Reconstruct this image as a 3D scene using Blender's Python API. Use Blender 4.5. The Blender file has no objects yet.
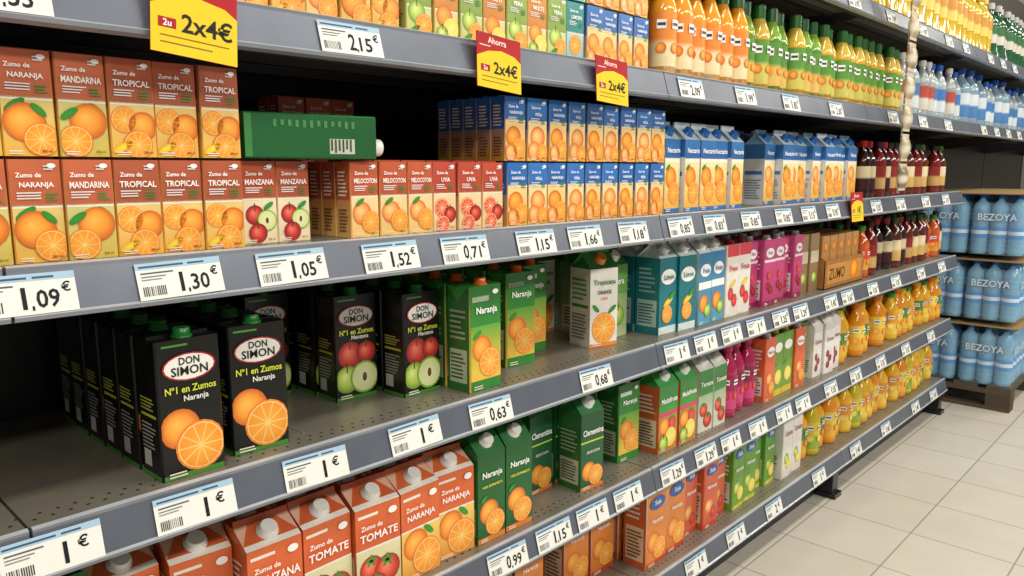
import bpy, math, random
from mathutils import Matrix, Vector
random.seed(11)
sc=bpy.context.scene
try: sc.view_settings.view_transform='Standard'
except Exception: pass

def C(h):
    h=h.lstrip('#'); o=[]
    for i in (0,2,4):
        c=int(h[i:i+2],16)/255
        o.append(c/12.92 if c<=.04045 else ((c+.055)/1.055)**2.4)
    return (o[0],o[1],o[2],1.0)
def col(c): return C(c) if isinstance(c,str) else c
def mul(c,k):
    c=col(c); return (min(c[0]*k,1),min(c[1]*k,1),min(c[2]*k,1),1)

# ---------------- materials ----------------
def mk(name,rough=.4,spec=.5,metal=0,alpha=1,coat=0,bump=0,trans=0,noise=.06,nscale=40,sat=1.0):
    m=bpy.data.materials.new(name); m.use_nodes=True
    nt=m.node_tree; b=nt.nodes['Principled BSDF']
    at=nt.nodes.new('ShaderNodeAttribute'); at.attribute_name='Col'
    nz=nt.nodes.new('ShaderNodeTexNoise'); nz.inputs['Scale'].default_value=nscale; nz.inputs['Detail'].default_value=4
    tc=nt.nodes.new('ShaderNodeTexCoord'); nt.links.new(tc.outputs['Object'],nz.inputs['Vector'])
    mr=nt.nodes.new('ShaderNodeMapRange'); mr.inputs['To Min'].default_value=1-noise*2; mr.inputs['To Max'].default_value=1+noise*2
    nt.links.new(nz.outputs['Fac'],mr.inputs['Value'])
    vm=nt.nodes.new('ShaderNodeVectorMath'); vm.operation='SCALE'
    hs=nt.nodes.new('ShaderNodeHueSaturation'); hs.inputs['Saturation'].default_value=sat
    nt.links.new(at.outputs['Color'],hs.inputs['Color'])
    nt.links.new(hs.outputs['Color'],vm.inputs[0]); nt.links.new(mr.outputs['Result'],vm.inputs['Scale'])
    nt.links.new(vm.outputs['Vector'],b.inputs['Base Color'])
    b.inputs['Roughness'].default_value=rough
    b.inputs['Specular IOR Level'].default_value=spec
    b.inputs['Metallic'].default_value=metal
    b.inputs['Alpha'].default_value=alpha
    b.inputs['Coat Weight'].default_value=coat
    b.inputs['Transmission Weight'].default_value=trans
    if bump:
        bp=nt.nodes.new('ShaderNodeBump'); bp.inputs['Strength'].default_value=bump; bp.inputs['Distance'].default_value=.002
        nt.links.new(nz.outputs['Fac'],bp.inputs['Height']); nt.links.new(bp.outputs['Normal'],b.inputs['Normal'])
    return m
MATS=[mk('printed_carton',.34,.5,bump=.2,noise=.08,nscale=28,sat=.97),       #0
      mk('moulded_plastic',.25,.5),                 #1
      mk('bottle_plastic',.10,.6,coat=.3,noise=.12,nscale=15), #2
      mk('shrink_film',.08,.8,alpha=.16,bump=1.0,nscale=25),   #3
      mk('paper_print',.6,.3,noise=.03),                      #4
      mk('painted_steel',.33,.5,metal=.3,noise=.1,nscale=12), #5
      mk('raw_board',.8,.2,noise=.15),              #6
      mk('water_bottle_pet',.08,.6,trans=.3,noise=.1)]     #7

class MB:
    def __init__(s): s.v=[];s.vc=[];s.f=[];s.m=[];s.s=[]
    def add(s,verts,faces,c,mat=0,smooth=False):
        o=len(s.v); s.v.extend([tuple(p) for p in verts])
        if isinstance(c,list): s.vc.extend([col(k) for k in c])
        else:
            c=col(c); s.vc.extend([c]*len(verts))
        for f in faces:
            s.f.append(tuple(i+o for i in f)); s.m.append(mat); s.s.append(smooth)
    def merge(s,t,M):
        o=len(s.v)
        s.v.extend([tuple(M@Vector(p)) for p in t.v]); s.vc.extend(t.vc)
        s.f.extend([tuple(i+o for i in f) for f in t.f]); s.m.extend(t.m); s.s.extend(t.s)
    def box(s,x0,y0,z0,x1,y1,z1,c,mat=0):
        s.add([(x0,y0,z0),(x1,y0,z0),(x1,y1,z0),(x0,y1,z0),(x0,y0,z1),(x1,y0,z1),(x1,y1,z1),(x0,y1,z1)],
          [(0,3,2,1),(4,5,6,7),(0,1,5,4),(1,2,6,5),(2,3,7,6),(3,0,4,7)],c,mat)
    def lathe(s,prof,c,mat=2,n=14,M=None,smooth=True,cols=None,flat=False):
        V=[];K=[];F=[]
        for j,(r,z) in enumerate(prof):
            for i in range(n):
                a=2*math.pi*i/n
                p=Vector((r*math.cos(a),r*math.sin(a),z))
                V.append(M@p if M else p); K.append(cols[j] if cols else c)
        for j in range(len(prof)-1):
            for i in range(n):
                k=(i+1)%n; F.append((j*n+i,j*n+k,(j+1)*n+k,(j+1)*n+i))
        s.add(V,F,K,mat,smooth)
        top=(len(prof)-1)*n
        s.add(V[top:top+n],[tuple(range(n))],K[-1],mat,False)
    def mesh(s,name):
        me=bpy.data.meshes.new(name); me.from_pydata(s.v,[],s.f)
        a=me.color_attributes.new('Col','FLOAT_COLOR','POINT')
        a.data.foreach_set('color',[x for c in s.vc for x in c])
        for m in MATS: me.materials.append(m)
        me.polygons.foreach_set('material_index',s.m)
        me.polygons.foreach_set('use_smooth',s.s)
        me.update(); return me
    def obj(s,name,loc=(0,0,0),parent=None):
        ob=bpy.data.objects.new(name,s.mesh(name)); sc.collection.objects.link(ob); ob.location=loc
        if parent: ob.parent=parent
        return ob

# ---------------- text ----------------
_tc={}
def text2d(st):
    if st in _tc: return _tc[st]
    cu=bpy.data.curves.new('t','FONT'); cu.body=st; cu.size=1; cu.resolution_u=2; cu.offset=.018
    ob=bpy.data.objects.new('t',cu); sc.collection.objects.link(ob)
    bpy.context.view_layer.update()
    me=bpy.data.meshes.new_from_object(ob.evaluated_get(bpy.context.evaluated_depsgraph_get()))
    V=[(v.co.x,v.co.y) for v in me.vertices]; F=[tuple(p.vertices) for p in me.polygons]
    bpy.data.objects.remove(ob); bpy.data.meshes.remove(me); bpy.data.curves.remove(cu)
    x0=min(p[0] for p in V);x1=max(p[0] for p in V);y0=min(p[1] for p in V);y1=max(p[1] for p in V)
    V=[(p[0]-(x0+x1)/2,(p[1]-(y0+y1)/2)/(y1-y0)) for p in V]
    r=(V,F,(x1-x0)/1.0,(y1-y0)); _tc[st]=r; return r

E=.00025
class Face:
    def __init__(s,mb,o,ux,uz,w,h,mat=0):
        s.mb=mb;s.o=Vector(o);s.ux=Vector(ux);s.uz=Vector(uz);s.n=s.ux.cross(s.uz);s.w=w;s.h=h;s.mat=mat
    def P(s,u,v,l): return s.o+s.ux*(u*s.w)+s.uz*(v*s.h)+s.n*(l*E)
    def cl(s,u,v): return min(max(u,0),1),min(max(v,0),1)
    def rect(s,u0,v0,u1,v1,c,c2=None,l=1):
        c2=c2 or c
        s.mb.add([s.P(u0,v0,l),s.P(u1,v0,l),s.P(u1,v1,l),s.P(u0,v1,l)],[(0,1,2,3)],[c,c,c2,c2],s.mat)
    def poly(s,pts,c,l=1):
        s.mb.add([s.P(*s.cl(*p),l) for p in pts],[tuple(range(len(pts)))],c,s.mat)
    def disc(s,cu,cv,r,c,ce=None,l=2,n=18,sy=1,rot=0,off=(0,0)):
        ce=ce or c; k=s.w/s.h; V=[s.P(*s.cl(cu+off[0]*r,cv+off[1]*r*k),l)];K=[c]
        for i in range(n):
            a=2*math.pi*i/n; x=math.cos(a)*r; y=math.sin(a)*r*sy
            X=x*math.cos(rot)-y*math.sin(rot); Y=x*math.sin(rot)+y*math.cos(rot)
            V.append(s.P(*s.cl(cu+X,cv+Y*k),l));K.append(ce)
        s.mb.add(V,[(0,1+i,1+(i+1)%n) for i in range(n)],K,s.mat)
    def slice(s,cu,cv,r,l=3,rind='#f08408',pith='#ffd478',fl='#fb9608',fe='#ffb430'):
        k=s.w/s.h
        s.disc(cu,cv,r,rind,l=l); s.disc(cu,cv,r*.92,pith,l=l+1)
        N=10
        for i in range(N):
            a0=2*math.pi*(i+.05)/N;a1=2*math.pi*(i+.95)/N;am=(a0+a1)/2
            pts=[(cu+math.cos(am)*r*.1,cv+math.sin(am)*r*.1*k)]
            for a in (a0,am,a1):
                pts.append((cu+math.cos(a)*r*.86,cv+math.sin(a)*r*.86*k))
            s.mb.add([s.P(*s.cl(*p),l+2) for p in pts],[(0,1,2,3)],[fe,fl,fl,fl],s.mat)
    def leaf(s,u,v,r,l=3,rot=.6,c='#2f8a2a'): s.disc(u,v,r,mul(c,1.3),c,l=l,n=10,sy=.38,rot=rot)
    def ball(s,u,v,r,l,hi,mid,ed):
        k=s.w/s.h; n=18; o=(-.22,.28)
        V=[s.P(*s.cl(u+o[0]*r,v+o[1]*r*k),l)];K=[hi]
        for q,(rr,cc,f) in enumerate(((.62,mid,.35),(1.0,ed,0))):
            for i in range(n):
                a=2*math.pi*i/n
                V.append(s.P(*s.cl(u+(o[0]*f+math.cos(a)*rr)*r,v+(o[1]*f+math.sin(a)*rr)*r*k),l)); K.append(cc)
        F=[(0,1+i,1+(i+1)%n) for i in range(n)]+[(1+i,1+n+i,1+n+(i+1)%n,1+(i+1)%n) for i in range(n)]
        s.mb.add(V,F,K,s.mat)
    def fruit(s,k,u,v,r,l=3):
        if k=='o': s.ball(u,v,r,l,'#ffc04a','#fb9a18','#d2600a')
        elif k=='s': s.slice(u,v,r,l)
        elif k=='lem': s.slice(u,v,r,l,'#e8c812','#fff3a8','#f7df3a','#fff07a')
        elif k=='gr': s.slice(u,v,r,l,'#f08a3a','#ffd9b0','#e8452a','#ff7a4a')
        elif k=='a':
            s.ball(u,v,r,l,'#ff8060','#cc2a26','#8a1018'); s.rect(u-.015,v+r*.4*s.w/s.h,u+.015,v+r*1.2*s.w/s.h,'#5a3a1a',l=l+1)
        elif k=='g':
            s.ball(u,v,r,l,'#ecf59a','#b4d44c','#6c9c28'); s.rect(u-.015,v+r*.5*s.w/s.h,u+.015,v+r*1.2*s.w/s.h,'#5a3a1a',l=l+1)
        elif k=='ha':
            s.disc(u,v,r,'#a8cc40','#7cae2c',l=l); s.disc(u,v,r*.88,'#f5f0c4','#dce89a',l=l+1); s.disc(u,v,r*.16,'#6a4a20',l=l+2,n=8,sy=1.8)
        elif k=='t':
            s.ball(u,v,r,l,'#ff8a6a','#e03818','#9c140e')
            for a in range(5): s.leaf(u+math.cos(a*1.26+.3)*r*.25,v+r*.6*s.w/s.h+math.sin(a*1.26+.3)*r*.2*s.w/s.h,r*.3,l+1,a*1.26+.3)
        elif k=='p': s.ball(u,v,r,l,'#ffd890','#fba850','#e0662a')
        elif k=='st': s.disc(u,v,r,'#ff4a4a','#c0141e',l=l,n=8,sy=1.2); s.leaf(u,v+r*s.w/s.h,r*.5,l+1,0)
        elif k=='ch': s.disc(u,v,r,'#c01a2a','#7a0a18',l=l,n=10,off=(-.3,.3)); s.rect(u-.01,v+r*.8*s.w/s.h,u+.01,v+r*2.2*s.w/s.h,'#4a8a2a',l=l)
        elif k=='l': s.leaf(u,v,r,l)
        elif k=='l2': s.leaf(u,v,r,l,rot=2.4)
        elif k=='w': s.disc(u,v,r,'#ffffff',l=l,sy=.6)
        elif k=='ban': s.disc(u,v,r,'#ffe23a','#e8b812',l=l,sy=.35,rot=.5)
    def text(s,st,cu,cv,h,c,maxw=.9,l=8,rot=False):
        V,F,W,H=text2d(st)
        hm=h*s.h
        if h*s.h*W/H>maxw*s.w: sx=maxw*s.w/W
        else: sx=hm/H
        pts=[s.o+s.ux*(cu*s.w+p[0]*sx)+s.uz*(cv*s.h+p[1]*hm)+s.n*(l*E) for p in V]
        s.mb.add(pts,F,c,s.mat)
    def bars(s,u0,u1,v0,v1,n,c,l=5):
        for i in range(n):
            v=v0+(v1-v0)*i/n; e=u1-(u1-u0)*random.random()*.3
            s.rect(u0,v,e,v+(v1-v0)/n*.45,c,l=l)

def art(F,sp):
    F.rect(0,0,1,1,sp['bg'],sp.get('bg2'),l=1)
    for r in sp.get('rects',[]): F.rect(r[0],r[1],r[2],r[3],r[4],r[5] if len(r)>5 else None,l=2)
    for i,f in enumerate(sp.get('fruits',[])): F.fruit(f[0],f[1],f[2],f[3],l=3+i*2)
    for d in sp.get('discs',[]): F.disc(d[0],d[1],d[2],d[3],l=d[5] if len(d)>5 else 10,sy=d[4])
    for t in sp.get('texts',[]): F.text(t[0],t[1],t[2],t[3],t[4],t[5] if len(t)>5 else .86,l=14)
    if sp.get('texts'): F.bars(.07,.42,.02,.065,2,'#f2e8d4',13)
    if 'bars' in sp:
        for b in sp['bars']: F.bars(*b)

def brick(w,d,h,sp,side=None,top=None,cap=None,ch=.0025,ear=True):
    mb=MB(); bc=sp['bg']; tc=top or sp.get('bg2') or bc
    pts=[(-w/2+ch,0),(w/2-ch,0),(w/2,ch),(w/2,d-ch),(w/2-ch,d),(-w/2+ch,d),(-w/2,d-ch),(-w/2,ch)]
    V=[(x,y,0.0) for x,y in pts]+[(x,y,h) for x,y in pts]
    mb.add(V,[(i,(i+1)%8,8+(i+1)%8,8+i) for i in range(8)],[bc]*8+[tc]*8,0)
    mb.add(V[8:],[tuple(range(8))],tc,0); mb.add(V[:8],[tuple(range(7,-1,-1))],bc,0)
    mb.box(-w/2+ch,d*.46,h,w/2-ch,d*.54,h+.0035,mul(tc,.85),0)
    art(Face(mb,(-w/2+ch,0,0),(1,0,0),(0,0,1),w-2*ch,h),sp)
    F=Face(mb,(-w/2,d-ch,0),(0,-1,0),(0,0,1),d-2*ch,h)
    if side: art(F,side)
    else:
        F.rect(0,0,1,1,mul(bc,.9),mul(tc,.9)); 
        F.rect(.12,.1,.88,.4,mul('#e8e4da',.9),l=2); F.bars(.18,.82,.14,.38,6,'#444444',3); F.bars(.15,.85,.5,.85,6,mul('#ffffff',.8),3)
    if ear: F.poly([(0,1),(1,1),(.5,.86)],mul(tc,1.15),l=9)
    if cap:
        M=Matrix.Translation((0,d*.25,h))
        mb.lathe([(.0155,0),(.0155,.003),(.0125,.004),(.0125,.013),(.0115,.0145)],cap,1,16,M)
    return mb
def gable(w,d,h,sp,side=None,top=None,cap='#f2f2ee',rh=.04):
    mb=MB(); bc=sp['bg']; tc=top or sp.get('bg2') or bc
    mb.box(-w/2,0,0,w/2,d,h,bc,0)
    i=.012
    A=(-w/2,0,h);B=(w/2,0,h);Cc=(w/2,d,h);D=(-w/2,d,h);R0=(-w/2,d/2-.001,h+rh);R1=(w/2,d/2-.001,h+rh);L=(-w/2+i,d/2,h+rh*.8);Rr=(w/2-i,d/2,h+rh*.8)
    mb.add([A,B,Cc,D,R0,R1,L,Rr],[(0,1,5,4),(2,3,4,5),(3,0,6),(0,4,6),(4,3,6),(1,2,7),(2,5,7),(5,1,7)],tc,0)
    mb.box(-w/2,d/2-.0025,h+rh-.001,w/2,d/2+.0025,h+rh+.014,mul(tc,1.1),0)
    art(Face(mb,(-w/2,0,0),(1,0,0),(0,0,1),w,h),sp)
    F=Face(mb,(-w/2,d,0),(0,-1,0),(0,0,1),d,h)
    if side: art(F,side)
    else:
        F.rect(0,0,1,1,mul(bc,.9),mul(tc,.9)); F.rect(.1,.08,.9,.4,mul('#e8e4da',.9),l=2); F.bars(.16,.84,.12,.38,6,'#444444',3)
    if cap:
        an=math.atan2(rh,d/2)
        M=Matrix.Translation((0,d*.26,h+rh*.5))@Matrix.Rotation(an,4,'X')
        mb.lathe([(.017,-.002),(.017,.003),(.0145,.004),(.0145,.014),(.013,.016)],cap,1,16,M)
    return mb
def bottle(h,r,liq,cap,lab,lab2=None,mat=2,n=14,slim=.36,patch=None,lz=(.14,.55),neck=.84,c0=.89,shc=None):
    mb=MB()
    pr=[(r*.86,0),(r,.03*h),(r,.10*h),(r*.96,.13*h),(r*.96,.56*h),(r,.60*h),(r*.93,.68*h),(r*.62,(neck-.07)*h),(r*slim,neck*h),(r*slim,.93*h)]
    cl=[liq]*6+[shc or liq]*4
    mb.lathe(pr,liq,mat,n,cols=cl)
    mb.lathe([(r*(slim+.10),c0*h),(r*(slim+.10),.985*h),(r*slim,h)],cap,1,n,smooth=False)
    z0,z1=lz[0]*h,lz[1]*h; R=r*1.0
    V=[];K=[];F=[];lab2=lab2 or lab
    for j,z in enumerate((z0,z0+(z1-z0)*.45,z0+(z1-z0)*.55,z1)):
        for i in range(n):
            a=2*math.pi*i/n; V.append((R*math.cos(a),R*math.sin(a),z)); K.append(lab if j<2 else lab2)
    for j in range(3):
        for i in range(n): F.append((j*n+i,j*n+(i+1)%n,(j+1)*n+(i+1)%n,(j+1)*n+i))
    mb.add(V,F,K,0,True)
    if patch:
        for a in (-math.pi/2,-math.pi*.83,-math.pi*.2):
            dv=Vector((math.cos(a),math.sin(a),0)); ux=Vector((-math.sin(a),math.cos(a),0))
            o=dv*(r*1.01)-ux*(r*.36)+Vector((0,0,z0+(z1-z0)*.08))
            F=Face(mb,o,ux,(0,0,1),r*.72,(z1-z0)*.86)
            F.fruit(patch,.5,.36,.5,l=1)
            F.rect(.05,.74,.95,.92,'#ffffff',l=1); F.rect(.12,.80,.88,.86,'#3a3a3a',l=2)
    return mb

def put(name,me,x,y,z,rz=0):
    ob=bpy.data.objects.new(name,me); sc.collection.objects.link(ob)
    ob.location=(x,y,z); ob.rotation_euler=(0,0,rz); return ob
def column(name,me,x,y,z,deep,dp,jit=.04,rz=None):
    for k in range(deep):
        r=rz if (rz is not None and k==0) else random.uniform(-jit,jit)*(1 if k==0 else .25)
        put(name,me,x+random.uniform(-.003,.003)*(k>0),y+k*dp+(.003 if k else 0),z,r)
def block(name,T,x0,p,n,y,z,deep=3,dp=.045,tiers=1,th=0,jit=.016,seq=None,push=0,rot=.05):
    mb=MB()
    for i in range(n):
        t=T[seq[i]] if seq else T[i%len(T)]
        pb=random.choice([0,0,random.random()])*push
        for tr in range(tiers):
            fj=random.uniform(0,jit)
            for k in range(deep):
                yy=y+pb+k*dp+(fj if k==0 else jit*.9)
                M=Matrix.Translation((x0+(i+.5)*p+random.uniform(-.001,.001),yy,tr*th))@Matrix.Rotation(random.uniform(-rot,rot)*(k==0),4,'Z')
                mb.merge(t,M)
    return mb.obj(name,(0,0,z))

# ---------------- shelving ----------------
RZ=[1.926,1.547,1.188,.849,.505,.171]
TOP=[z+.030 for z in RZ]
JO=[-.9,.25,1.70,3.10,4.60,6.0,7.5,9.0]
root=bpy.data.objects.new('supermarket_shelving',None); sc.collection.objects.link(root)
DEP=.52
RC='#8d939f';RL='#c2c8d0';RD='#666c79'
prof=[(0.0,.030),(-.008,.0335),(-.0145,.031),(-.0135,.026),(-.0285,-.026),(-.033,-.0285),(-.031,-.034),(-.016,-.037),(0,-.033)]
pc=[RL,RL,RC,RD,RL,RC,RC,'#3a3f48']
for si,z in enumerate(RZ):
    for b in range(len(JO)-1):
        x0,x1=JO[b]+.002,JO[b+1]-.002
        if si>=2 and x0>4.5: continue
        mb=MB()
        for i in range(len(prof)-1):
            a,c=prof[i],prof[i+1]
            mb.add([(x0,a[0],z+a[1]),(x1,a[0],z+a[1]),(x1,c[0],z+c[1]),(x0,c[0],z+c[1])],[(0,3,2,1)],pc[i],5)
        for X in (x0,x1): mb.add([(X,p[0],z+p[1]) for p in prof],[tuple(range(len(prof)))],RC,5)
        mb.obj('price_rail',parent=root)
        mb=MB()
        mb.box(x0,0.0,z+.004,x1,DEP,z+.0295,'#857f72',5)
        mb.box(x0,.001,z-.03,x1,.02,z+.004,'#3a3b40',5)
        for k in range(3): mb.box(x0+.02,.12+k*.15,z-.012,x1-.02,.14+k*.15,z+.004,'#3a3b40',5)
        if si>=2:
            n=int((x1-x0)/.022)
            for k in range(n):
                for yy in (.022,.040):
                    cx=x0+.012+k*.022+(.011 if yy>.03 else 0)
                    mb.add([(cx+.003*math.cos(t*1.047),yy+.003*math.sin(t*1.047),z+.0298) for t in range(6)],[tuple(range(6))],'#2a2926',6)
            for k in range(int((x1-x0)/.24)):
                cx=x0+.2+k*.24; mb.box(cx,.06,z+.0295,cx+.003,DEP-.02,z+.0305,'#948f84',5)
        mb.obj('shelf_board',parent=root)
mb=MB()
for i,x in enumerate(JO):
    mb.box(x-.02,DEP,0,x+.02,DEP+.05,2.3,'#3a3a3e',5)
    for si,z in enumerate(RZ):
        if si>=2 and x>4.7: continue
        mb.add([(x-.0015,.03,z+.002),(x-.0015,DEP,z+.002),(x-.0015,DEP,z-.09),(x-.0015,.03,z-.025),
                (x+.0015,.03,z+.002),(x+.0015,DEP,z+.002),(x+.0015,DEP,z-.09),(x+.0015,.03,z-.025)],
               [(0,1,2,3),(7,6,5,4),(0,3,7,4),(3,2,6,7),(0,4,5,1)],'#46474c',5)
mb.obj('upright_and_brackets',parent=root)
mb=MB(); mb.box(JO[0],DEP+.002,0,JO[-1],DEP+.02,2.3,'#232326',5); mb.obj('back_panel',parent=root)
mb=MB(); mb.box(JO[0],.07,0,4.6,.085,.135,'#2a2b2f',5)
for x in JO[:5]:
    mb.box(x-.035,-.015,0,x+.035,.3,.02,'#1b1b1d',1); mb.box(x-.028,0,.02,x+.028,.3,.132,'#202124',1)
mb.obj('kick_plate_and_feet',parent=root)

# ---------------- price labels ----------------
def price_label(mb,x,z,price,w=.120,h=.051):
    t=Vector((0,-.0285+.0135,-.052)).normalized(); uz=-t
    o=Vector((x-w/2,-.0295,z-.0262))+Vector((0,-.0022,0))
    rot=random.uniform(-.02,.02)
    ux=(Vector((math.cos(rot),0,0))+uz*math.sin(rot)).normalized(); uz2=(uz-ux*(uz.dot(ux))).normalized()
    F=Face(mb,o,ux,uz2,w,h,4)
    F.rect(0,0,1,1,'#eeeee9',l=0)
    n=F.n; 
    mb.add([F.P(0,0,0),F.P(1,0,0),F.P(1,0,0)-n*.0014,F.P(0,0,0)-n*.0014],[(0,3,2,1)],'#cfcfcc',4)
    F.rect(.0,.82,1,1,'#aac8de',l=1)
    F.rect(.04,.87,.55,.92,'#39597a',l=2); F.rect(.6,.87,.8,.92,'#39597a',l=2)
    F.rect(.05,.70,.42,.74,'#555a60',l=2); F.rect(.05,.61,.33,.64,'#777777',l=2); F.rect(.05,.53,.28,.56,'#888888',l=2)
    for k in range(12):
        u=.05+k*.022; F.rect(u,.1,u+random.choice([.006,.012]),.36,'#333333',l=2)
    if ',' in price:
        a,b=price.split(',')
        F.text(a,.50,.40,.54,'#15151a',.11,l=2); F.rect(.562,.09,.585,.2,'#15151a',l=2)
        F.text(b,.72,.36,.46,'#15151a',.22,l=2); F.text('€',.90,.62,.26,'#15151a',.1,l=2)
    else:
        F.text(price,.62,.40,.56,'#15151a',.12,l=2); F.text('€',.8,.56,.32,'#15151a',.13,l=2)
LB={1:[(.265,'1,55'),(.76,'2,15'),(1.817,'2,09'),(2.12,'1,99'),(2.426,'1,85'),(2.796,'2,30'),(3.4,'2,10'),(3.8,'1,95'),(4.2,'1,25'),(4.9,'0,85'),(5.2,'0,95'),(5.5,'1,15'),(5.8,'0,60'),(6.2,'0,90')],
 0:[(2.9,'2,45'),(3.3,'1,99'),(3.7,'1,89'),(4.1,'1,35'),(4.4,'2,00'),(4.9,'1,50'),(5.2,'1,00'),(5.5,'1,10'),(5.9,'1,20')],
 2:[(.265,'1,09'),(.4605,'1,30'),(.637,'1,05'),(.831,'1,52'),(1.008,'0,71'),(1.213,'1,15'),(1.38,'1,66'),(1.57,'1,18'),(1.79,'0,85'),(1.971,'0,83'),(2.189,'0,85'),(2.417,'0,85'),(2.616,'1,15'),(2.827,'0,95'),(3.28,'1,55'),(3.58,'1,65'),(3.94,'2,05'),(4.27,'1,75')],
 3:[(.270,'1'),(.4598,'1'),(.6637,'1'),(.878,'1'),(1.076,'0,63'),(1.43,'0,68'),(1.79,'1'),(1.945,'1'),(2.1,'1'),(2.258,'1'),(2.438,'1,25'),(2.597,'1,29'),(2.864,'1,45'),(3.03,'1,65'),(3.308,'1,10'),(3.597,'1,35'),(3.957,'0,99'),(4.3,'1,19')],
 4:[(.7,'0,85'),(.9,'0,85'),(1.125,'0,99'),(1.28,'1,15'),(1.425,'1'),(1.575,'1'),(1.79,'1,29'),(1.973,'1,29'),(2.126,'1'),(2.3075,'1'),(2.505,'1'),(2.662,'1'),(2.92,'1,55'),(3.18,'1,35'),(3.478,'1,35'),(3.818,'1,35'),(4.21,'1,35')],
 5:[(1.5,'1'),(1.94,'1'),(2.19,'1'),(2.466,'2'),(2.856,'1'),(3.244,'1,40'),(3.615,'1,40'),(4.05,'1,40'),(4.35,'1,40')]}
mb=MB()
for k,L in LB.items():
    for x,p in L: price_label(mb,x,RZ[k],p)
mb.obj('price_labels')

def promo(x,z,w,h,txt='2x4€',tilt=0):
    mb=MB(); yp=-.042
    mb.box(0,0,0,w,.0015,h,'#c8202a',4)
    F=Face(mb,(0,-.0002,0),(1,0,0),(0,0,1),w,h,4)
    F.rect(0,0,1,1,'#c41f2a','#a81824',l=1)
    F.text('Ahorra',.45,.88,.12,'#ffe0d0',.66,l=3)
    F.poly([(.0,.0),(1,.0),(1,.58),(.85,.68),(.55,.73),(.25,.68),(.0,.56)],'#ecca24',l=2)
    F.rect(.06,.76,.3,.78,'#f4d0c8',l=2)
    F.rect(.08,.30,.28,.42,'#b01820',l=3); F.text('2u',.18,.36,.08,'#ffffff',.13,l=4)
    F.text(txt,.64,.40,.24,'#1a1a1a',.60,l=4); F.rect(.1,.20,.9,.215,'#8a6a10',l=3); F.rect(.1,.12,.7,.135,'#8a6a10',l=3)
    o=mb.obj('promotion_sign',(x,yp,z)); o.rotation_euler=(-.10,tilt,0); return o
promo(.432,1.493,.120,.112,tilt=.10)
promo(1.025,1.492,.120,.102,tilt=.08)
promo(1.390,1.487,.12,.100,tilt=.06)
promo(2.97,1.14,.12,.11,'1€')

# ---------------- mini boxes ----------------
MW,MD,MH=.0615,.041,.133
def mini(bgt,bot,bot2,fruits,txt,logo='#ffffff',split=.55,tcol='#ffffff'):
    sp=dict(bg=bot,bg2=bot2,rects=[(0,split,1,1,bgt,mul(bgt,1.15)),(0,split-.02,1,split+.012,'#f6eccc')],fruits=[(f[0],f[1],f[2],f[3]*1.25) for f in fruits],
            texts=[('Zumo de',.35,.85,.045,tcol,.5),(txt,.5,.75,.065,tcol,.84),('200 ml',.8,.05,.025,'#5a3a1a',.25)],
            discs=[(.82,.94,.09,logo,.6)],bars=[(.1,.6,.62,.70,3,mul(tcol,.8),9),(.66,.9,.9,.96,2,mul(tcol,.7),9),(.66,.92,.60,.69,3,'#3f8a3a',9)])
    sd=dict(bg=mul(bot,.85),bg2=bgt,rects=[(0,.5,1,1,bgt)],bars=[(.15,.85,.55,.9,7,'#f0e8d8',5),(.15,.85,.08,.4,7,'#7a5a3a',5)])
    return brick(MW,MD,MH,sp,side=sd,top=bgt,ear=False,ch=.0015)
mA=mini('#c0603a','#ecb03a','#dfe29a',[('l',.25,.48,.2),('o',.42,.32,.34),('s',.72,.16,.29),('l2',.7,.44,.16)],'NARANJA')
mA2=mini('#c0603a','#d8bc4c','#d8e0a0',[('l2',.8,.46,.18),('o',.6,.35,.32),('s',.3,.15,.29),('l',.2,.42,.18)],'MANDARINA')
mB=mini('#ac5434','#f0b440','#f2de9a',[('s',.3,.38,.25),('o',.72,.32,.27),('s',.58,.13,.27),('ban',.22,.1,.2)],'TROPICAL')
mC=mini('#b44e2c','#f0dcb0','#f2ead0',[('a',.35,.35,.22),('ha',.7,.28,.24),('a',.42,.13,.22),('l',.75,.46,.14)],'MANZANA')
mD=mini('#bc542e','#f4c46a','#f4eac0',[('p',.38,.32,.28),('s',.7,.2,.28),('l',.3,.47,.15)],'MELOCOTON')
mE=mini('#b8422c','#f0ca90','#f4e4ba',[('gr',.36,.34,.26),('a',.72,.24,.22),('gr',.4,.1,.23)],'UVA')
mF=mini('#1e66b4','#f6b43c','#ffe9ac',[('o',.4,.38,.3),('s',.7,.2,.3),('p',.25,.13,.25)],'NARANJA',split=.64)
mF2=mini('#2470be','#f6c455','#fff0c0',[('p',.5,.38,.32),('p',.3,.16,.28),('s',.75,.14,.25)],'PIÑA',split=.64)
mG=mini('#8aa444','#c8cc70','#e8eac0',[('g',.4,.36,.28),('s',.68,.2,.28),('l',.3,.12,.2)],'PERA',split=.45)
mG2=mini('#d0842e','#e0cc6a','#eeeabc',[('o',.4,.36,.28),('lem',.68,.2,.28),('g',.3,.12,.2)],'MULTI',split=.45)
mH=mini('#2a8a8a','#7ac0c8','#e0f0f0',[('s',.5,.3,.3)],'LIMON',split=.5)

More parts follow.
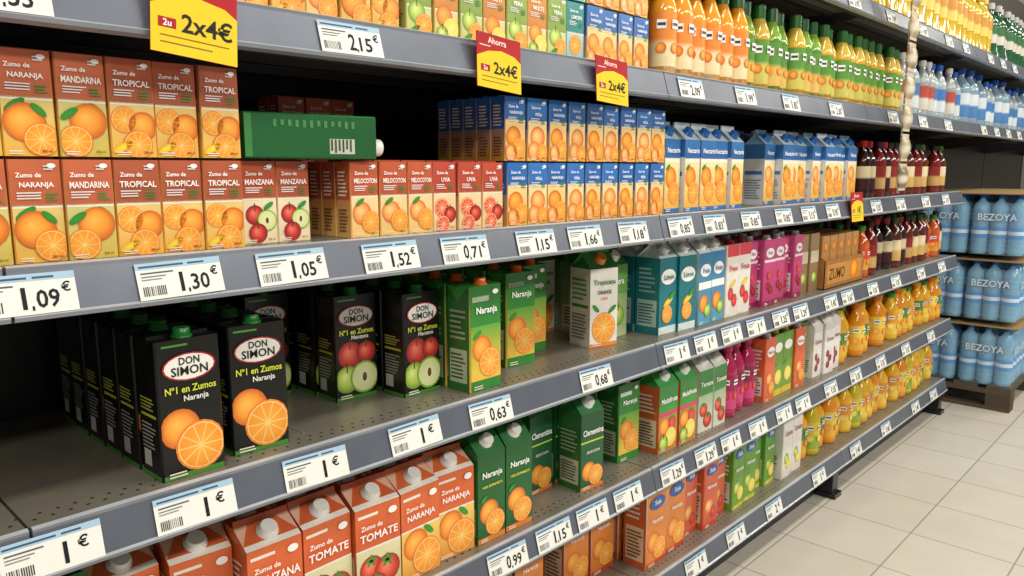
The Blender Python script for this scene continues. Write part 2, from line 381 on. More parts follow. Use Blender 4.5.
kw=dict(jit=.007,rot=.04)
block('mini_juice_boxes',[mA,mA2,mB],.148,.063,7,.03,TOP[2],3,.043,2,.137,seq=[0,1,0,1,2,2,2],**kw)
block('mini_apple_juice_boxes',[mC],.598,.064,2,.055,TOP[2],4,.043,**kw)
block('mini_peach_juice_boxes',[mD,mE],.787,.064,6,.03,TOP[2],4,.043,seq=[0,0,0,1,1,1],**kw)
block('mini_nectar_boxes',[mF,mF2],1.178,.068,9,.03,TOP[2],5,.043,2,.137,**kw)
block('mini_fruit_juice_boxes',[mC,mD],.86,.064,3,.38,TOP[2],2,.043,2,.137,**kw)
block('mini_orange_juice_boxes',[mA,mB,mD],.20,.065,11,.04,TOP[1],2,.043,2,.137,**kw)
block('mini_pear_juice_boxes',[mG,mG2],.93,.065,7,.04,TOP[1],2,.043,2,.137,**kw)
block('mini_lemon_nectar_boxes',[mF,mH],1.39,.065,5,.04,TOP[1],2,.043,2,.137,seq=[1,0,0,0,0],**kw)

# ---------------- big cartons ----------------
W1,D1,H1=.098,.068,.212
don=dict(bg='#0c0d0c',rects=[(0,0,1,.035,'#3f8a2a'),(.08,.95,.5,.965,'#4a9a3a')],
   discs=[(.5,.80,.44,'#b01820',.52),(.5,.80,.41,'#f2f0ea',.5,11)],
   texts=[('DON',.5,.845,.055,'#111111',.34),('SIMON',.5,.775,.065,'#111111',.64),('Nº1 en Zumos',.5,.645,.052,'#d8e02a',.84),('Naranja',.58,.57,.055,'#e8e6e0',.6)])
donO=dict(don,fruits=[('o',.30,.36,.33),('s',.62,.21,.42)])
donA=dict(don,fruits=[('a',.34,.43,.30),('a',.74,.44,.24),('g',.25,.2,.30),('ha',.68,.20,.36)],
   texts=[('DON',.5,.845,.055,'#111111',.34),('SIMON',.5,.775,.065,'#111111',.64),('Nº1 en Zumos',.5,.655,.052,'#d8e02a',.84),('Manzana',.58,.60,.04,'#e8e6e0',.6)])
dside=dict(bg='#0e0f0e',rects=[(0,0,1,.035,'#3f8a2a'),(.1,.45,.9,.47,'#c8d02a'),(.12,.08,.5,.2,'#c8c8c2')],bars=[(.12,.88,.22,.42,7,'#a0a09a',5),(.12,.88,.5,.6,4,'#b8be50',5)])
mDonO=brick(W1,D1,H1,donO,dside,top='#101110',cap='#1f7a34').mesh('orange_carton')
mDonA=brick(W1,D1,H1,donA,dside,top='#101110',cap='#1f7a34').mesh('apple_carton')
column('orange_juice_carton',mDonO,.480,.018,TOP[3],6,.074,rz=.02)
column('orange_juice_carton',mDonO,.603,.040,TOP[3],5,.074,rz=-.06)
column('apple_juice_carton',mDonA,.882,.165,TOP[3],4,.072,rz=-.05)
column('apple_juice_carton',mDonA,.995,.095,TOP[3],5,.072,rz=.02)
column('apple_juice_carton',mDonA,.76,.29,TOP[3],3,.072)

green=dict(bg='#f2b030',bg2='#3c9a34',rects=[(0,.62,1,1,'#2d8a30','#1f7028'),(0,.0,1,.1,'#2d8a30'),(.05,.85,.6,.9,'#e8f0e0'),(0,.1,1,.62,'#f8c83a','#5aa83a')],
   fruits=[('o',.36,.40,.32),('s',.62,.26,.36),('l',.2,.54,.16)],texts=[('Naranja',.5,.76,.085,'#ffffff',.85)],discs=[(.8,.93,.1,'#ffffff',.6)])
gside=dict(bg='#2a6e2c',rects=[(.1,.08,.9,.4,'#bcc4a8')],bars=[(.15,.85,.12,.38,7,'#3a5a3a',5),(.12,.85,.5,.8,6,'#a0b490',5)])
mGr=brick(.094,.068,.222,green,gside,top='#2f8a30',cap='#e86a1a').mesh('green_carton')
column('orange_juice_carton',mGr,1.107,.022,TOP[3],5,.071)
column('orange_juice_carton',mGr,1.305,.105,TOP[3],4,.071,rz=-.06)
column('orange_juice_carton',mGr,1.425,.17,TOP[3],4,.071)

trop=dict(bg='#f2efe8',rects=[(0,.0,1,.05,'#f2901a')],fruits=[('s',.5,.24,.44),('l',.8,.47,.18),('l2',.2,.5,.16)],
   texts=[('Tropicana',.5,.82,.085,'#1f7a30',.92),('ORANGE',.5,.70,.05,'#2a2a2a',.5),('100%',.5,.62,.04,'#e8801a',.4)])
tside=dict(bg='#d4d2c6',rects=[(.1,.5,.9,.54,'#2f8a30')],bars=[(.12,.88,.1,.44,8,'#777777',5),(.12,.88,.6,.9,5,'#5a9a4a',5)])
mTr=gable(.094,.08,.205,trop,tside,top='#2f8a40',cap='#f28a1a').mesh('tropical_carton')
put('orange_juice_carton',mTr,1.595,.080,TOP[3],-.20)
column('orange_juice_carton',mTr,1.61,.30,TOP[3],2,.095)
lgr=dict(bg='#c8d6a0',bg2='#5a9a44',rects=[(0,.6,1,1,'#6aa850')],fruits=[('g',.5,.3,.34)],texts=[('Pera',.5,.78,.09,'#ffffff',.8)])
mLg=gable(.085,.08,.2,lgr,top='#4a8a44').mesh('pear_carton'); column('pear_juice_carton',mLg,1.715,.12,TOP[3],4,.085)

teal=dict(bg='#178088',bg2='#10707c',rects=[(0,0,1,.1,'#d8e8e8')],fruits=[('w',.5,.75,.42),('ban',.5,.42,.3),('s',.45,.26,.3),('l',.7,.5,.2)],texts=[('Limon',.5,.75,.07,'#0f6a7a',.6)])
teals=dict(bg='#0f727c',rects=[(.1,.1,.9,.45,'#a8c0c0')],bars=[(.15,.85,.14,.42,7,'#2a6a70',5),(.15,.85,.55,.9,6,'#88b0b0',5)])
sky=dict(bg='#5aa4c4',bg2='#2a78ac',rects=[(0,.5,1,.6,'#ffffff')],fruits=[('w',.5,.76,.4),('o',.4,.3,.34),('g',.7,.2,.26)],texts=[('Fruta',.5,.76,.07,'#1a5a9a',.6)])
tTeal=gable(.086,.08,.215,teal,teals,top='#c8d8d8',cap='#f4f4f4',rh=.035); tSky=gable(.08,.08,.215,sky,top='#d8e0e4',cap='#f4f4f4',rh=.035)
block('tropical_juice_cartons',[tTeal,tSky],1.80,.09,4,.03,TOP[3],4,.085,seq=[0,0,1,1])
wst=dict(bg='#ece4dc',bg2='#f0ece8',rects=[(0,.84,1,1,'#d83a4a')],fruits=[('st',.35,.32,.24),('st',.68,.22,.24),('ban',.5,.46,.3)],texts=[('Fresa',.5,.68,.08,'#c01a2a',.8)])
tW=brick(.08,.07,.225,wst,top='#f0e4dc',cap='#c82a3a')
block('strawberry_juice_cartons',[tW],2.160,.086,2,.03,TOP[3],4,.075,push=.03)
pink=dict(bg='#b8286a',bg2='#cc4684',rects=[(0,.0,1,.08,'#8a1048'),(.0,.66,1,.7,'#f0e0e8')],fruits=[('w',.5,.8,.38),('ch',.4,.3,.2),('ch',.66,.24,.2),('st',.45,.46,.16)],texts=[('Rojo',.5,.8,.06,'#a01050',.5)])
tP=brick(.078,.07,.225,pink,top='#cc5088',cap='#f0f0f0')
block('berry_juice_cartons',[tP],2.335,.083,5,.03,TOP[3],5,.075,push=.03)
bei=dict(bg='#8a6a4a',bg2='#a88a64',rects=[(0,.5,1,.7,'#d8ccb0')],fruits=[('g',.5,.25,.3)])
tBe=brick(.076,.07,.22,bei,top='#a88a60'); block('pineapple_juice_cartons',[tBe],2.757,.08,2,.05,TOP[3],4,.075)

# cardboard display tray
mb=MB(); cx='#a07040'
mb.box(0,0,0,.40,.004,.11,cx,6); mb.box(0,.30,0,.40,.304,.2,cx,6)
for xx in (0,.396):
    mb.add([(xx,0,0),(xx,.304,0),(xx,.304,.2),(xx,.12,.2),(xx,0,.11),(xx+.004,0,0),(xx+.004,.304,0),(xx+.004,.304,.2),(xx+.004,.12,.2),(xx+.004,0,.11)],
      [(0,4,3,2,1),(5,6,7,8,9),(4,9,8,3),(3,8,7,2)],cx,6)
mb.box(0,0,0,.4,.3,.003,cx,6)
F=Face(mb,(0,0,0),(1,0,0),(0,0,1),.4,.11,6); F.rect(.05,.15,.95,.85,'#c08a48',l=1); F.text('ZUMO',.3,.5,.4,'#6a3a12',.4,l=2); F.fruit('o',.75,.5,.1,2)
tbr=brick(.07,.07,.2,dict(bg='#b87a34',bg2='#d09a58',fruits=[('o',.5,.78,.3)]),top='#c08c50')
for i in range(5):
    for k in range(3): mb.merge(tbr,Matrix.Translation((.045+i*.077,.02+k*.085,.004)))
mb.obj('cardboard_display_tray',(2.93,.03,TOP[3]))

bRed=bottle(.235,.036,'#7a1410','#1c1c1c','#c8a060','#8a1a14')
bDark=bottle(.235,.036,'#2a0a0c','#a8141c','#3a1018','#d8c8a0')
bBrown=bottle(.235,.036,'#5a2410','#2a5a24','#d8b060','#e8d8b0')
bOr=bottle(.22,.038,'#d8641a','#2f8a2a','#e8a030','#d8401a',patch='o')
K2=dict(lz=(.12,.58),slim=.42)
bYel=bottle(.225,.041,'#f0a616','#e8c21a','#eebc1c','#5a8a34',patch='o',**K2)
bYel2=bottle(.225,.041,'#eeb81e','#2f8a34','#f4cc4a','#e8961a',patch='lem',**K2)
bYg=bottle(.235,.041,'#d2bc1c','#6aa82a','#94b43a','#eac824',patch='lem',**K2)
bOj=bottle(.235,.041,'#ec9218','#e87a14','#f0b420','#f0d040',patch='s',**K2)
bMag=bottle(.245,.035,'#b8205a','#d02a70','#d83a80','#a01050',patch='st',**K2)
K3=dict(lz=(.06,.60),slim=.44,neck=.87)
bSm=bottle(.275,.039,'#f0a028','#2f6a34','#f4e0b0','#ec8a1a',patch='o',c0=.86,**K3)
bGn=bottle(.275,.039,'#4f8a2e','#1e5a30','#e8c060','#5a9236',patch='s',c0=.84,shc='#8ab03a',**K3)
bGn2=bottle(.275,.039,'#e8a82a','#2a6a2a','#d8cc60','#5c9a34',patch='o',c0=.84,shc='#d8b848',**K3)
bClr=bottle(.27,.038,'#a8b0b0','#d8d8d8','#d8d4cc','#b84a3a',mat=2)
bClr2=bottle(.27,.040,'#a8b8c0','#2a62c0','#d8e4e8','#3a7ac0',mat=2)
bBig=bottle(.30,.058,'#86a2b8','#2a5ac0','#4a82c0','#d8e0e8',mat=2)
bYt=bottle(.33,.058,'#d8b424','#e0bc1a','#e8cc5a','#d09018',lz=(.3,.6))
bGt=bottle(.33,.052,'#1f5a34','#b8b8b0','#d8d4c8','#2a6a3a',lz=(.3,.6))

block('syrup_bottles',[bDark,bRed,bBrown],3.33,.086,14,.07,TOP[2],3,.085,seq=[0,0,1,0,1,1,2,2,1,2,2,0,1,2],push=.04)
block('juice_bottles',[bOr,bRed,bDark,bBrown],3.37,.088,14,.07,TOP[3],3,.085,seq=[0,1,2,2,2,3,2,1,3,3,1,0,0,3],push=.04)
block('orange_juice_bottles',[bYel,bYel2,bOj],3.175,.090,16,.07,TOP[4],3,.085,push=.05)
block('lemon_juice_bottles',[bYg,bYel2,bOj,bYel],2.86,.090,19,.07,TOP[5],3,.085,seq=[3,0,3,2,1,1,0,1,1,2,1,2,1,2,0,1,1,0,1],push=.05)
block('smoothie_bottles',[bSm],1.78,.081,6,.07,TOP[1],3,.083)
block('apple_drink_bottles',[bGn,bGn2],2.28,.081,8,.07,TOP[1],3,.083,seq=[0,1,0,0,1,0,0,1],push=.02)
block('orange_drink_bottles',[bGn2],2.94,.081,7,.07,TOP[1],3,.083,push=.02)
block('mixed_drink_bottles',[bClr,bClr2,bGn2],3.56,.084,12,.07,TOP[1],3,.085,seq=[2,2,0,0,1,0,0,0,1,1,0,0],push=.05)
block('water_bottles',[bBig,bClr2],4.65,.13,20,.09,TOP[1],2,.13,seq=[1,0,0,1,0,1,1,0,0,0,1,1,0,0,1,0,0,1,1,0],push=.05)
block('soft_drink_bottles',[bYt],2.7,.125,20,.08,TOP[0],2,.125)
block('green_soda_bottles',[bGt],5.25,.12,22,.08,TOP[0],2,.12)

nec=dict(bg='#f0b040',bg2='#1f6ac0',rects=[(0,.74,1,1,'#1f62ae','#3078bc'),(0,.69,1,.75,'#f4f0e4'),(0,0,1,.06,'#2a72b8'),(0,.06,1,.69,'#f6b840','#f8e8a8')],fruits=[('o',.40,.48,.36),('s',.62,.27,.38),('l',.2,.62,.16)],texts=[('Nectarin',.5,.85,.07,'#ffffff',.85)])
nec2=dict(nec,fruits=[('p',.42,.50,.36),('s',.6,.27,.36)],texts=[('Nectar',.5,.86,.07,'#ffffff',.85)])
nside=dict(bg='#ccd4dc',rects=[(0,.76,1,1,'#2468ac'),(.1,.5,.9,.56,'#2a6cb4')],bars=[(.12,.88,.1,.44,8,'#6a86a8',5)])
tN=gable(.082,.075,.2,nec,nside,top='#c4d0dc',cap='#1f66b0',rh=.034); tN2=gable(.082,.075,.2,nec2,nside,top='#7aa4c8',cap='#1f60b0',rh=.034)
block('nectar_cartons',[tN],1.805,.086,5,.03,TOP[2],5,.078,push=.025)
block('peach_nectar_cartons',[tN2,tN],2.45,.085,9,.03,TOP[2],5,.078,push=.035)

ly=dict(bg='#1a6232',bg2='#175a2c',rects=[(0,0,1,.05,'#3a8a44'),(.55,.62,.92,.82,'#c4c8b8')],bars=[(.56,.9,.63,.81,6,'#3a4a3a',5),(.12,.3,.2,.85,12,'#4a8a54',5)])
lyb=brick(.072,.075,.232,ly,dict(ly),top='#1f7a38')
lyb.lathe([(.018,-.001),(.018,.004),(.015,.005),(.015,.018),(.0135,.021)],'#e4e4de',1,18,Matrix.Translation((.016,.024,.232)))
o=lyb.obj('juice_carton',(.600,.040,TOP[2]+.133+.036+.0045)); o.rotation_euler=(0,math.radians(90),math.radians(-7))

# fourth shelf
def carr(name,fr,bg='#da5e1e',bot='#f0b040',bot2='#f0d890'):
    return dict(bg=bg,bg2='#de6424',rects=[(0,.0,1,.55,bot,bot2),(0,.55,1,.57,'#f4ece0'),(.06,.9,.5,.93,'#f4ece0')],fruits=fr,
       texts=[('Zumo de',.34,.80,.05,'#ffffff',.5),(name,.5,.69,.085,'#ffffff',.88)],discs=[(.82,.9,.1,'#ffffff',.7)])
cs=dict(bg='#c85a20',rects=[(.1,.08,.9,.5,'#dcc8a8')],bars=[(.15,.85,.12,.47,8,'#7a4a2a',5),(.12,.85,.6,.9,5,'#e8d0bc',5)])
def slanttop(sp,side,tc,cap='#eeece8',w=.1,d=.072,h=.185,rh=.028):
    mb=MB(); bc=sp['bg']
    mb.box(-w/2,0,0,w/2,d,h,bc,0)
    y1=d*.62
    V=[(-w/2,0,h),(w/2,0,h),(w/2,y1,h+rh),(-w/2,y1,h+rh),(w/2,d,h+rh),(-w/2,d,h+rh),(w/2,d,h),(-w/2,d,h)]
    mb.add(V,[(0,1,2,3),(3,2,4,5),(5,4,6,7),(0,3,5,7),(1,6,4,2)],tc,0)
    mb.add([(-w/2,y1-.002,h+rh),(w/2,y1-.002,h+rh),(w/2,y1+.001,h+rh+.01),(-w/2,y1+.001,h+rh+.01)],[(0,1,2,3)],mul(tc,.85),0)
    up=Vector((0,y1,rh)).normalized(); L=math.hypot(y1,rh)
    Fr=Face(mb,(-w/2,0,h),(1,0,0),up,w,L); Fr.rect(.0,.0,1,.22,'#f6efe4',l=1); Fr.poly([(0,.22),(.25,1),(0,1)],'#e8b49a',l=1); Fr.poly([(1,.22),(1,1),(.75,1)],'#e8b49a',l=1)
    art(Face(mb,(-w/2,0,0),(1,0,0),(0,0,1),w,h),sp); art(Face(mb,(-w/2,d,0),(0,-1,0),(0,0,1),d,h),side)
    M=Matrix.Translation((0,y1*.52,h+rh*.52))@Matrix.Rotation(math.atan2(rh,y1),4,'X')
    mb.lathe([(.019,-.002),(.019,.003),(.0155,.004),(.0155,.012),(.014,.0145)],cap,1,18,M)
    return mb
m_apple=slanttop(carr('MANZANA',[('a',.35,.33,.26),('ha',.66,.2,.27),('l',.3,.48,.14)]),cs,'#d85e22').mesh('a')
m_tom=slanttop(carr('TOMATE',[('t',.32,.34,.26),('t',.68,.28,.29),('t',.4,.13,.27)],bg='#cc4c1e',bot='#c8c080',bot2='#e2dcae'),cs,'#d45824').mesh('t')
m_or=slanttop(carr('NARANJA',[('o',.36,.38,.32),('s',.64,.21,.38),('l2',.7,.50,.16)],bot='#ec9c24',bot2='#f0cc60'),cs,'#da6424').mesh('o')
m_gr4=slanttop(green,gside,'#2f8a30').mesh('g')
z=TOP[4]
column('apple_and_orange_carton',m_gr4,.285,.03,z,3,.075); column('apple_and_orange_carton',m_apple,.392,.085,z,4,.075,rz=.07)  # leftmost green column is orange juice, the others are apple
column('apple_and_orange_carton',m_apple,.500,.065,z,4,.075,rz=-.07); column('apple_and_orange_carton',m_apple,.604,.018,z,5,.075)
column('tomato_juice_carton',m_tom,.710,.024,z,5,.075,rz=.04); column('tomato_juice_carton',m_tom,.814,.015,z,5,.075,rz=-.03)
column('orange_nectar_carton',m_or,.919,.018,z,4,.075); column('orange_nectar_carton',m_or,1.022,.028,z,4,.075,rz=-.05)
gn2=dict(bg='#17642c',bg2='#17642c',rects=[(0,0,1,.06,'#e8801a')],fruits=[('o',.4,.34,.34),('s',.62,.2,.36),('l',.2,.5,.15)],texts=[('Naranja',.5,.76,.09,'#ffffff',.85),('100% EXPRIMIDO',.5,.64,.03,'#e8e03a',.8)])
cl=dict(bg='#17603a',bg2='#175a34',rects=[(0,0,1,.05,'#e8801a'),(.0,.62,1,.64,'#c8d82a')],fruits=[('o',.35,.24,.3),('s',.66,.17,.32)],texts=[('Clementina',.5,.76,.08,'#ffffff',.9),('SELECCION',.5,.5,.035,'#e8e8d8',.6)])
mN4=gable(.082,.078,.2,gn2,gside,top='#1d6e30').mesh('n4'); mCl=gable(.085,.078,.2,cl,gside,top='#2a7a40',cap='#f2f2ee').mesh('cl')
column('orange_nectar_carton',mN4,1.120,.02,z,3,.082); column('orange_nectar_carton',mN4,1.208,.02,z,3,.082)
column('clementine_juice_carton',mCl,1.385,.11,z,4,.082); column('clementine_juice_carton',mCl,1.490,.03,z,5,.082,rz=-.06)
mG5=brick(.095,.07,.22,dict(green,bg='#3a8a2a'),gside,top='#2a7a2c',cap='#e8e8e4').mesh('g5'); column('green_orange_carton',mG5,1.715,.075,z,4,.075)  # another green orange-juice carton, same Naranja print
multi=dict(bg='#e0802a',bg2='#3a9a3a',rects=[(0,.6,1,1,'#3a9a34','#2a8a3a'),(0,.54,1,.6,'#d82a6a')],fruits=[('o',.3,.38,.28),('st',.7,.4,.2),('lem',.62,.2,.3),('g',.25,.14,.24)],texts=[('Multifruta',.5,.78,.08,'#ffffff',.9)])
tM=gable(.098,.08,.195,multi,cs,top='#2f9a44',cap='#f2f2ee')
block('multifruit_juice_cartons',[tM],1.80,.103,2,.025,z,4,.085)
tom2=dict(bg='#e4e0d4',bg2='#3a8a3a',rects=[(0,.6,1,1,'#2f8a3a')],fruits=[('t',.35,.36,.28),('t',.65,.18,.3)],texts=[('Tomate',.5,.78,.08,'#ffffff',.9)])
block('tomato_drink_cartons',[gable(.08,.078,.195,tom2,top='#d8d8d0')],2.03,.086,2,.03,z,4,.085)
block('berry_drink_bottles',[bMag],2.22,.078,3,.07,z,3,.08)
grn=dict(bg='#82aa32',bg2='#5a962e',rects=[(0,.0,1,.1,'#e8ca2a')],fruits=[('w',.5,.78,.4),('lem',.5,.3,.36),('l',.2,.5,.18)])
ora=dict(bg='#e06a2e',bg2='#d8502a',fruits=[('w',.5,.78,.4),('p',.4,.35,.3),('s',.65,.2,.3)],texts=[('Melocoton',.5,.78,.05,'#c03a1a',.6)])
tGn=brick(.08,.07,.225,grn,top='#5a9a2a',cap='#f0e02a'); tOr=brick(.08,.07,.225,ora,top='#e8602a',cap='#ffffff')
block('fruit_drink_cartons',[tOr,tGn],2.465,.083,5,.03,z,4,.075,seq=[0,1,1,0,1],push=.03)
whc=dict(bg='#e8e4e0',bg2='#eceae8',rects=[(0,.88,1,1,'#d8d4cc')],fruits=[('ch',.35,.4,.17),('ch',.6,.3,.17),('ch',.4,.18,.17)],texts=[('Cereza',.5,.7,.08,'#8a1020',.8)])
block('cherry_milk_cartons',[gable(.085,.08,.2,whc,top='#e8e4dc')],2.892,.09,3,.03,z,4,.085)

# fifth shelf
z=TOP[5]
soy=dict(bg='#e87e20',bg2='#e88e2a',rects=[(0,0,1,.06,'#c8400f')],fruits=[('o',.35,.3,.32),('s',.66,.2,.34)],discs=[(.5,.78,.4,'#1f5ab0',.5)],texts=[('Soja',.5,.78,.08,'#ffffff',.6),('Naranja',.5,.56,.07,'#ffffff',.8)])
tS=brick(.105,.08,.245,soy,cs,top='#e8e6e0',cap='#f4f4f4')
block('orange_drink_cartons',[tS],1.50,.112,2,.12,z,4,.085)
block('orange_soy_drink_cartons',[tS],1.745,.12,2,.03,z,4,.085)
sal=dict(soy,bg='#d8582e',bg2='#e06a42',fruits=[('p',.35,.3,.3),('st',.66,.2,.22)])
tSa=brick(.085,.08,.245,sal,cs,top='#e8603a',cap='#f4f4f4')
block('peach_drink_cartons',[tSa],1.995,.09,3,.03,z,4,.085,push=.03)
gr5=dict(soy,bg='#7aac32',bg2='#4e9432',rects=[(0,0,1,.06,'#d8d02a')],fruits=[('g',.35,.3,.3),('lem',.66,.2,.3)])
tG5=brick(.085,.08,.245,gr5,top='#4a9a2a',cap='#f0e03a')
block('green_fruit_drink_cartons',[tG5],2.275,.09,4,.03,z,4,.085,push=.03)
block('white_drink_cartons',[brick(.085,.08,.245,dict(whc,fruits=[('g',.4,.3,.25),('lem',.6,.2,.25)]),top='#e8e8e0',cap='#4a9a3a')],2.645,.09,2,.03,z,4,.085)
block('drink_cartons',[tG5,tS],.72,.115,6,.10,z,3,.085)

# ---------------- clip strip ----------------
mb=MB(); mb.box(-.009,0,0,.009,.002,.95,'#d8d4c8',1)
for k in range(8):
    z0=.02+k*.117; cy=-.014; h=.085; n=12
    bc=random.choice(['#b09a7a','#a0886a','#c0b090','#8a7860'])
    V=[];F=[];K=[]
    for j in range(7):
        t=j/6; ww=.040*(1-.08*math.sin(math.pi*t)); dd=.017*math.sin(math.pi*t)**.7+.0008
        for i in range(n):
            a=2*math.pi*i/n; ca=math.copysign(abs(math.cos(a))**.6,math.cos(a))
            V.append((ww*ca,cy+dd*math.sin(a),z0+t*h)); K.append('#e4dcc8' if 2<=j<=3 else bc)
    for j in range(6):
        for i in range(n): F.append((j*n+i,j*n+(i+1)%n,(j+1)*n+(i+1)%n,(j+1)*n+i))
    mb.add(V,F,K,1,True)
    mb.box(-.040,cy-.0008,z0+h-.001,.040,cy+.0008,z0+h+.012,'#d8ccb4',1)
    mb.box(-.040,cy-.0008,z0-.010,.040,cy+.0008,z0+.001,'#d8ccb4',1)
    mb.box(-.008,cy,z0+h+.004,.008,.001,z0+h+.008,'#d0ccc0',1)
mb.obj('hanging_snack_strip',(3.36,-.075,1.24))

# ---------------- water pallet ----------------
def wbottle():
    mb=MB(); r=.043;h=.325
    pr=[(r*.8,0),(r,.015)]
    z=.03
    while z<.235:
        pr+= [(r,z),(r*.93,z+.008),(r,z+.016)]; z+=.024
    pr+=[(r,.245),(r*.9,.265),(r*.5,.29),(r*.33,.30),(r*.33,.308)]
    mb.lathe(pr,'#8ccdf6',7,14)
    mb.lathe([(r*.38,.306),(r*.38,.322),(r*.3,.325)],'#1f56b8',1,12,smooth=False)
    mb.lathe([(r*1.01,.09),(r*1.01,.15)],'#2f8ede',0,14)
    mb.lathe([(r*1.013,.11),(r*1.013,.13)],'#e0eef8',0,14)
    return mb
wb=wbottle()
def pack():
    mb=MB(); p=.088
    for i in range(2):
        for j in range(3): mb.merge(wb,Matrix.Translation(((i+.5)*p,(j+.5)*p,.002)))
    X,Y=2*p+.002,3*p+.002; r=.03
    ring=[]
    for cx,cy,a0 in ((X-r,Y-r,0),(r,Y-r,90),(r,r,180),(X-r,r,270)):
        for k in range(4):
            a=math.radians(a0+k*30); ring.append((cx+r*math.cos(a),cy+r*math.sin(a)))
    n=len(ring); zs=[(0.0,0),(.02,.001),(.15,.0015),(.245,.001),(.285,-.012)]
    V=[];K=[];F=[]
    for zz,o in zs:
        for (x,y) in ring:
            dx,dy=x-X/2,y-Y/2; L=math.hypot(dx,dy); V.append((x+dx/L*o,y+dy/L*o,zz)); K.append('#c4e2f4')
    for j in range(len(zs)-1):
        for i in range(n): F.append((j*n+i,j*n+(i+1)%n,(j+1)*n+(i+1)%n,(j+1)*n+i))
    mb.add(V,F,K,3,True)
    Fc=Face(mb,(-.003,Y-.03,.165),(0,-1,0),(0,0,1),Y-.06,.08,1); Fc.text('BEZOYA',.5,.5,.5,'#2a64b0',.92,l=1); Fc.text('BEZOYA',.492,.52,.48,'#dceaf4',.91,l=3)
    Fc=Face(mb,(.02,-.003,.165),(1,0,0),(0,0,1),X-.04,.08,1); Fc.text('BEZOYA',.5,.5,.5,'#dceaf4',.95,l=3)
    return mb
pk=pack().mesh('water_pack')
px0,py0=4.86,-.28
mb=MB(); wd='#5e5246'
for k in range(5): mb.box(0,k*.165,.115,1.25,k*.165+.12,.135,wd,6)
for k in range(3):
    mb.box(k*.575,0,.092,k*.575+.1,.78,.115,wd,6); mb.box(k*.575,0,0,k*.575+.1,.78,.02,wd,6)
    for j in range(3): mb.box(k*.575,j*.33,.02,k*.575+.1,j*.33+.12,.092,mul(wd,.8),6)
mb.obj('wooden_pallet',(px0,py0,0))
for t in range(3):
    zb=.138+t*.365
    for i in range(6):
        for j in range(2):
            put('water_bottle_pack',pk,px0+.005+i*.182+random.uniform(0,.003),py0+.01+j*.275+random.uniform(0,.006),zb)
    mb=MB(); mb.box(0,0,0,1.12,.58,.006,'#a08358',6); mb.obj('cardboard_sheet',(px0-.005,py0-.005,zb+.330))

# ---------------- floor / walls ----------------
def plane(name,pts,mat):
    me=bpy.data.meshes.new(name); me.from_pydata(pts,[],[(0,1,2,3)]); me.materials.append(mat)
    ob=bpy.data.objects.new(name,me); sc.collection.objects.link(ob); return ob
fm=bpy.data.materials.new('floor_tile'); fm.use_nodes=True; nt=fm.node_tree; b=nt.nodes['Principled BSDF']
tc=nt.nodes.new('ShaderNodeTexCoord'); br=nt.nodes.new('ShaderNodeTexBrick'); br.offset=0; br.squash=1
br.inputs['Scale'].default_value=1; br.inputs['Brick Width'].default_value=.33; br.inputs['Row Height'].default_value=.33
br.inputs['Mortar Size'].default_value=.003; br.inputs['Mortar Smooth'].default_value=.3
br.inputs['Color1'].default_value=C('#e2dbce'); br.inputs['Color2'].default_value=C('#dad3c5'); br.inputs['Mortar'].default_value=C('#aaa294')
nt.links.new(tc.outputs['Object'],br.inputs['Vector'])
nz=nt.nodes.new('ShaderNodeTexNoise'); nz.inputs['Scale'].default_value=6; nz.inputs['Detail'].default_value=6; nt.links.new(tc.outputs['Object'],nz.inputs['Vector'])
mx=nt.nodes.new('ShaderNodeMix'); mx.data_type='RGBA'; mx.blend_type='MULTIPLY'; mx.inputs['Factor'].default_value=.15
nt.links.new(br.outputs['Color'],mx.inputs['A']); nt.links.new(nz.outputs['Fac'],mx.inputs['B']); nt.links.new(mx.outputs['Result'],b.inputs['Base Color'])
b.inputs['Roughness'].default_value=.24
bp=nt.nodes.new('ShaderNodeBump'); bp.inputs['Strength'].default_value=.3; bp.inputs['Distance'].default_value=.002; bp.invert=True
nt.links.new(br.outputs['Fac'],bp.inputs['Height']); nt.links.new(bp.outputs['Normal'],b.inputs['Normal'])
plane('floor',[(-4,-6,0),(12,-6,0),(12,1.2,0),(-4,1.2,0)],fm)
wm=bpy.data.materials.new('wall_paint'); wm.use_nodes=True; nt=wm.node_tree; b=nt.nodes['Principled BSDF']
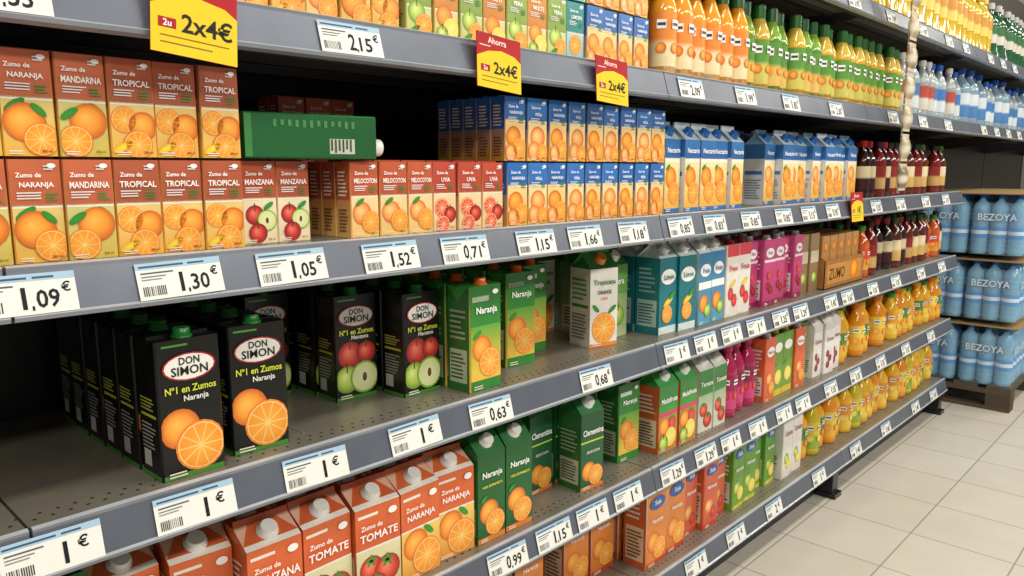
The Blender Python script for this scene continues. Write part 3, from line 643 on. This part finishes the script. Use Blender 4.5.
nz=nt.nodes.new('ShaderNodeTexNoise'); nz.inputs['Scale'].default_value=3
rp=nt.nodes.new('ShaderNodeMix'); rp.data_type='RGBA'; rp.inputs['A'].default_value=C('#a9a59b'); rp.inputs['B'].default_value=C('#b6b2a8'); nt.links.new(nz.outputs['Fac'],rp.inputs['Factor']); nt.links.new(rp.outputs['Result'],b.inputs['Base Color']); b.inputs['Roughness'].default_value=.8
plane('wall_back',[(-4,1.2,0),(12,1.2,0),(12,1.2,3.4),(-4,1.2,3.4)],wm)
plane('wall_right',[(12,1.2,0),(12,-6,0),(12,-6,3.4),(12,1.2,3.4)],wm)

# ---------------- lights ----------------
w=bpy.data.worlds.new('w'); sc.world=w; w.use_nodes=True
w.node_tree.nodes['Background'].inputs[0].default_value=(1,.965,.90,1); w.node_tree.nodes['Background'].inputs[1].default_value=.26
def area(x,y,z,sx,sy,P,rx=0):
    l=bpy.data.lights.new('ceiling_and_fill_lamp','AREA'); l.shape='RECTANGLE'; l.size=sx; l.size_y=sy; l.energy=P; l.color=(1,.95,.84)
    o=bpy.data.objects.new('ceiling_and_fill_lamp',l); sc.collection.objects.link(o); o.location=(x,y,z); o.rotation_euler=(rx,0,0)
for x in (-.5,2.0,4.5,7.0):
    area(x,-1.1,3.1,1.8,.25,28)
    area(x,-3.0,3.1,1.8,.25,40,math.radians(25))  # second row is added fill, tilted for more frontal light on the shelves

# ---------------- camera ----------------
al=math.radians(43.4); th=math.atan(120/770)
Fw=Vector((math.cos(al)*math.cos(th),math.sin(al)*math.cos(th),-math.sin(th)))
R=Vector((math.sin(al),-math.cos(al),0)); U=R.cross(Fw)
cam=bpy.data.cameras.new('camera'); cam.sensor_width=36; cam.lens=770/1024*36; cam.clip_start=.02
co=bpy.data.objects.new('camera',cam); sc.collection.objects.link(co)
M=Matrix((( R.x,U.x,-Fw.x,0),(R.y,U.y,-Fw.y,-1.1),(R.z,U.z,-Fw.z,1.34),(0,0,0,1)))
co.matrix_world=M; sc.camera=co
print('verts',sum(len(m.vertices) for m in bpy.data.meshes))
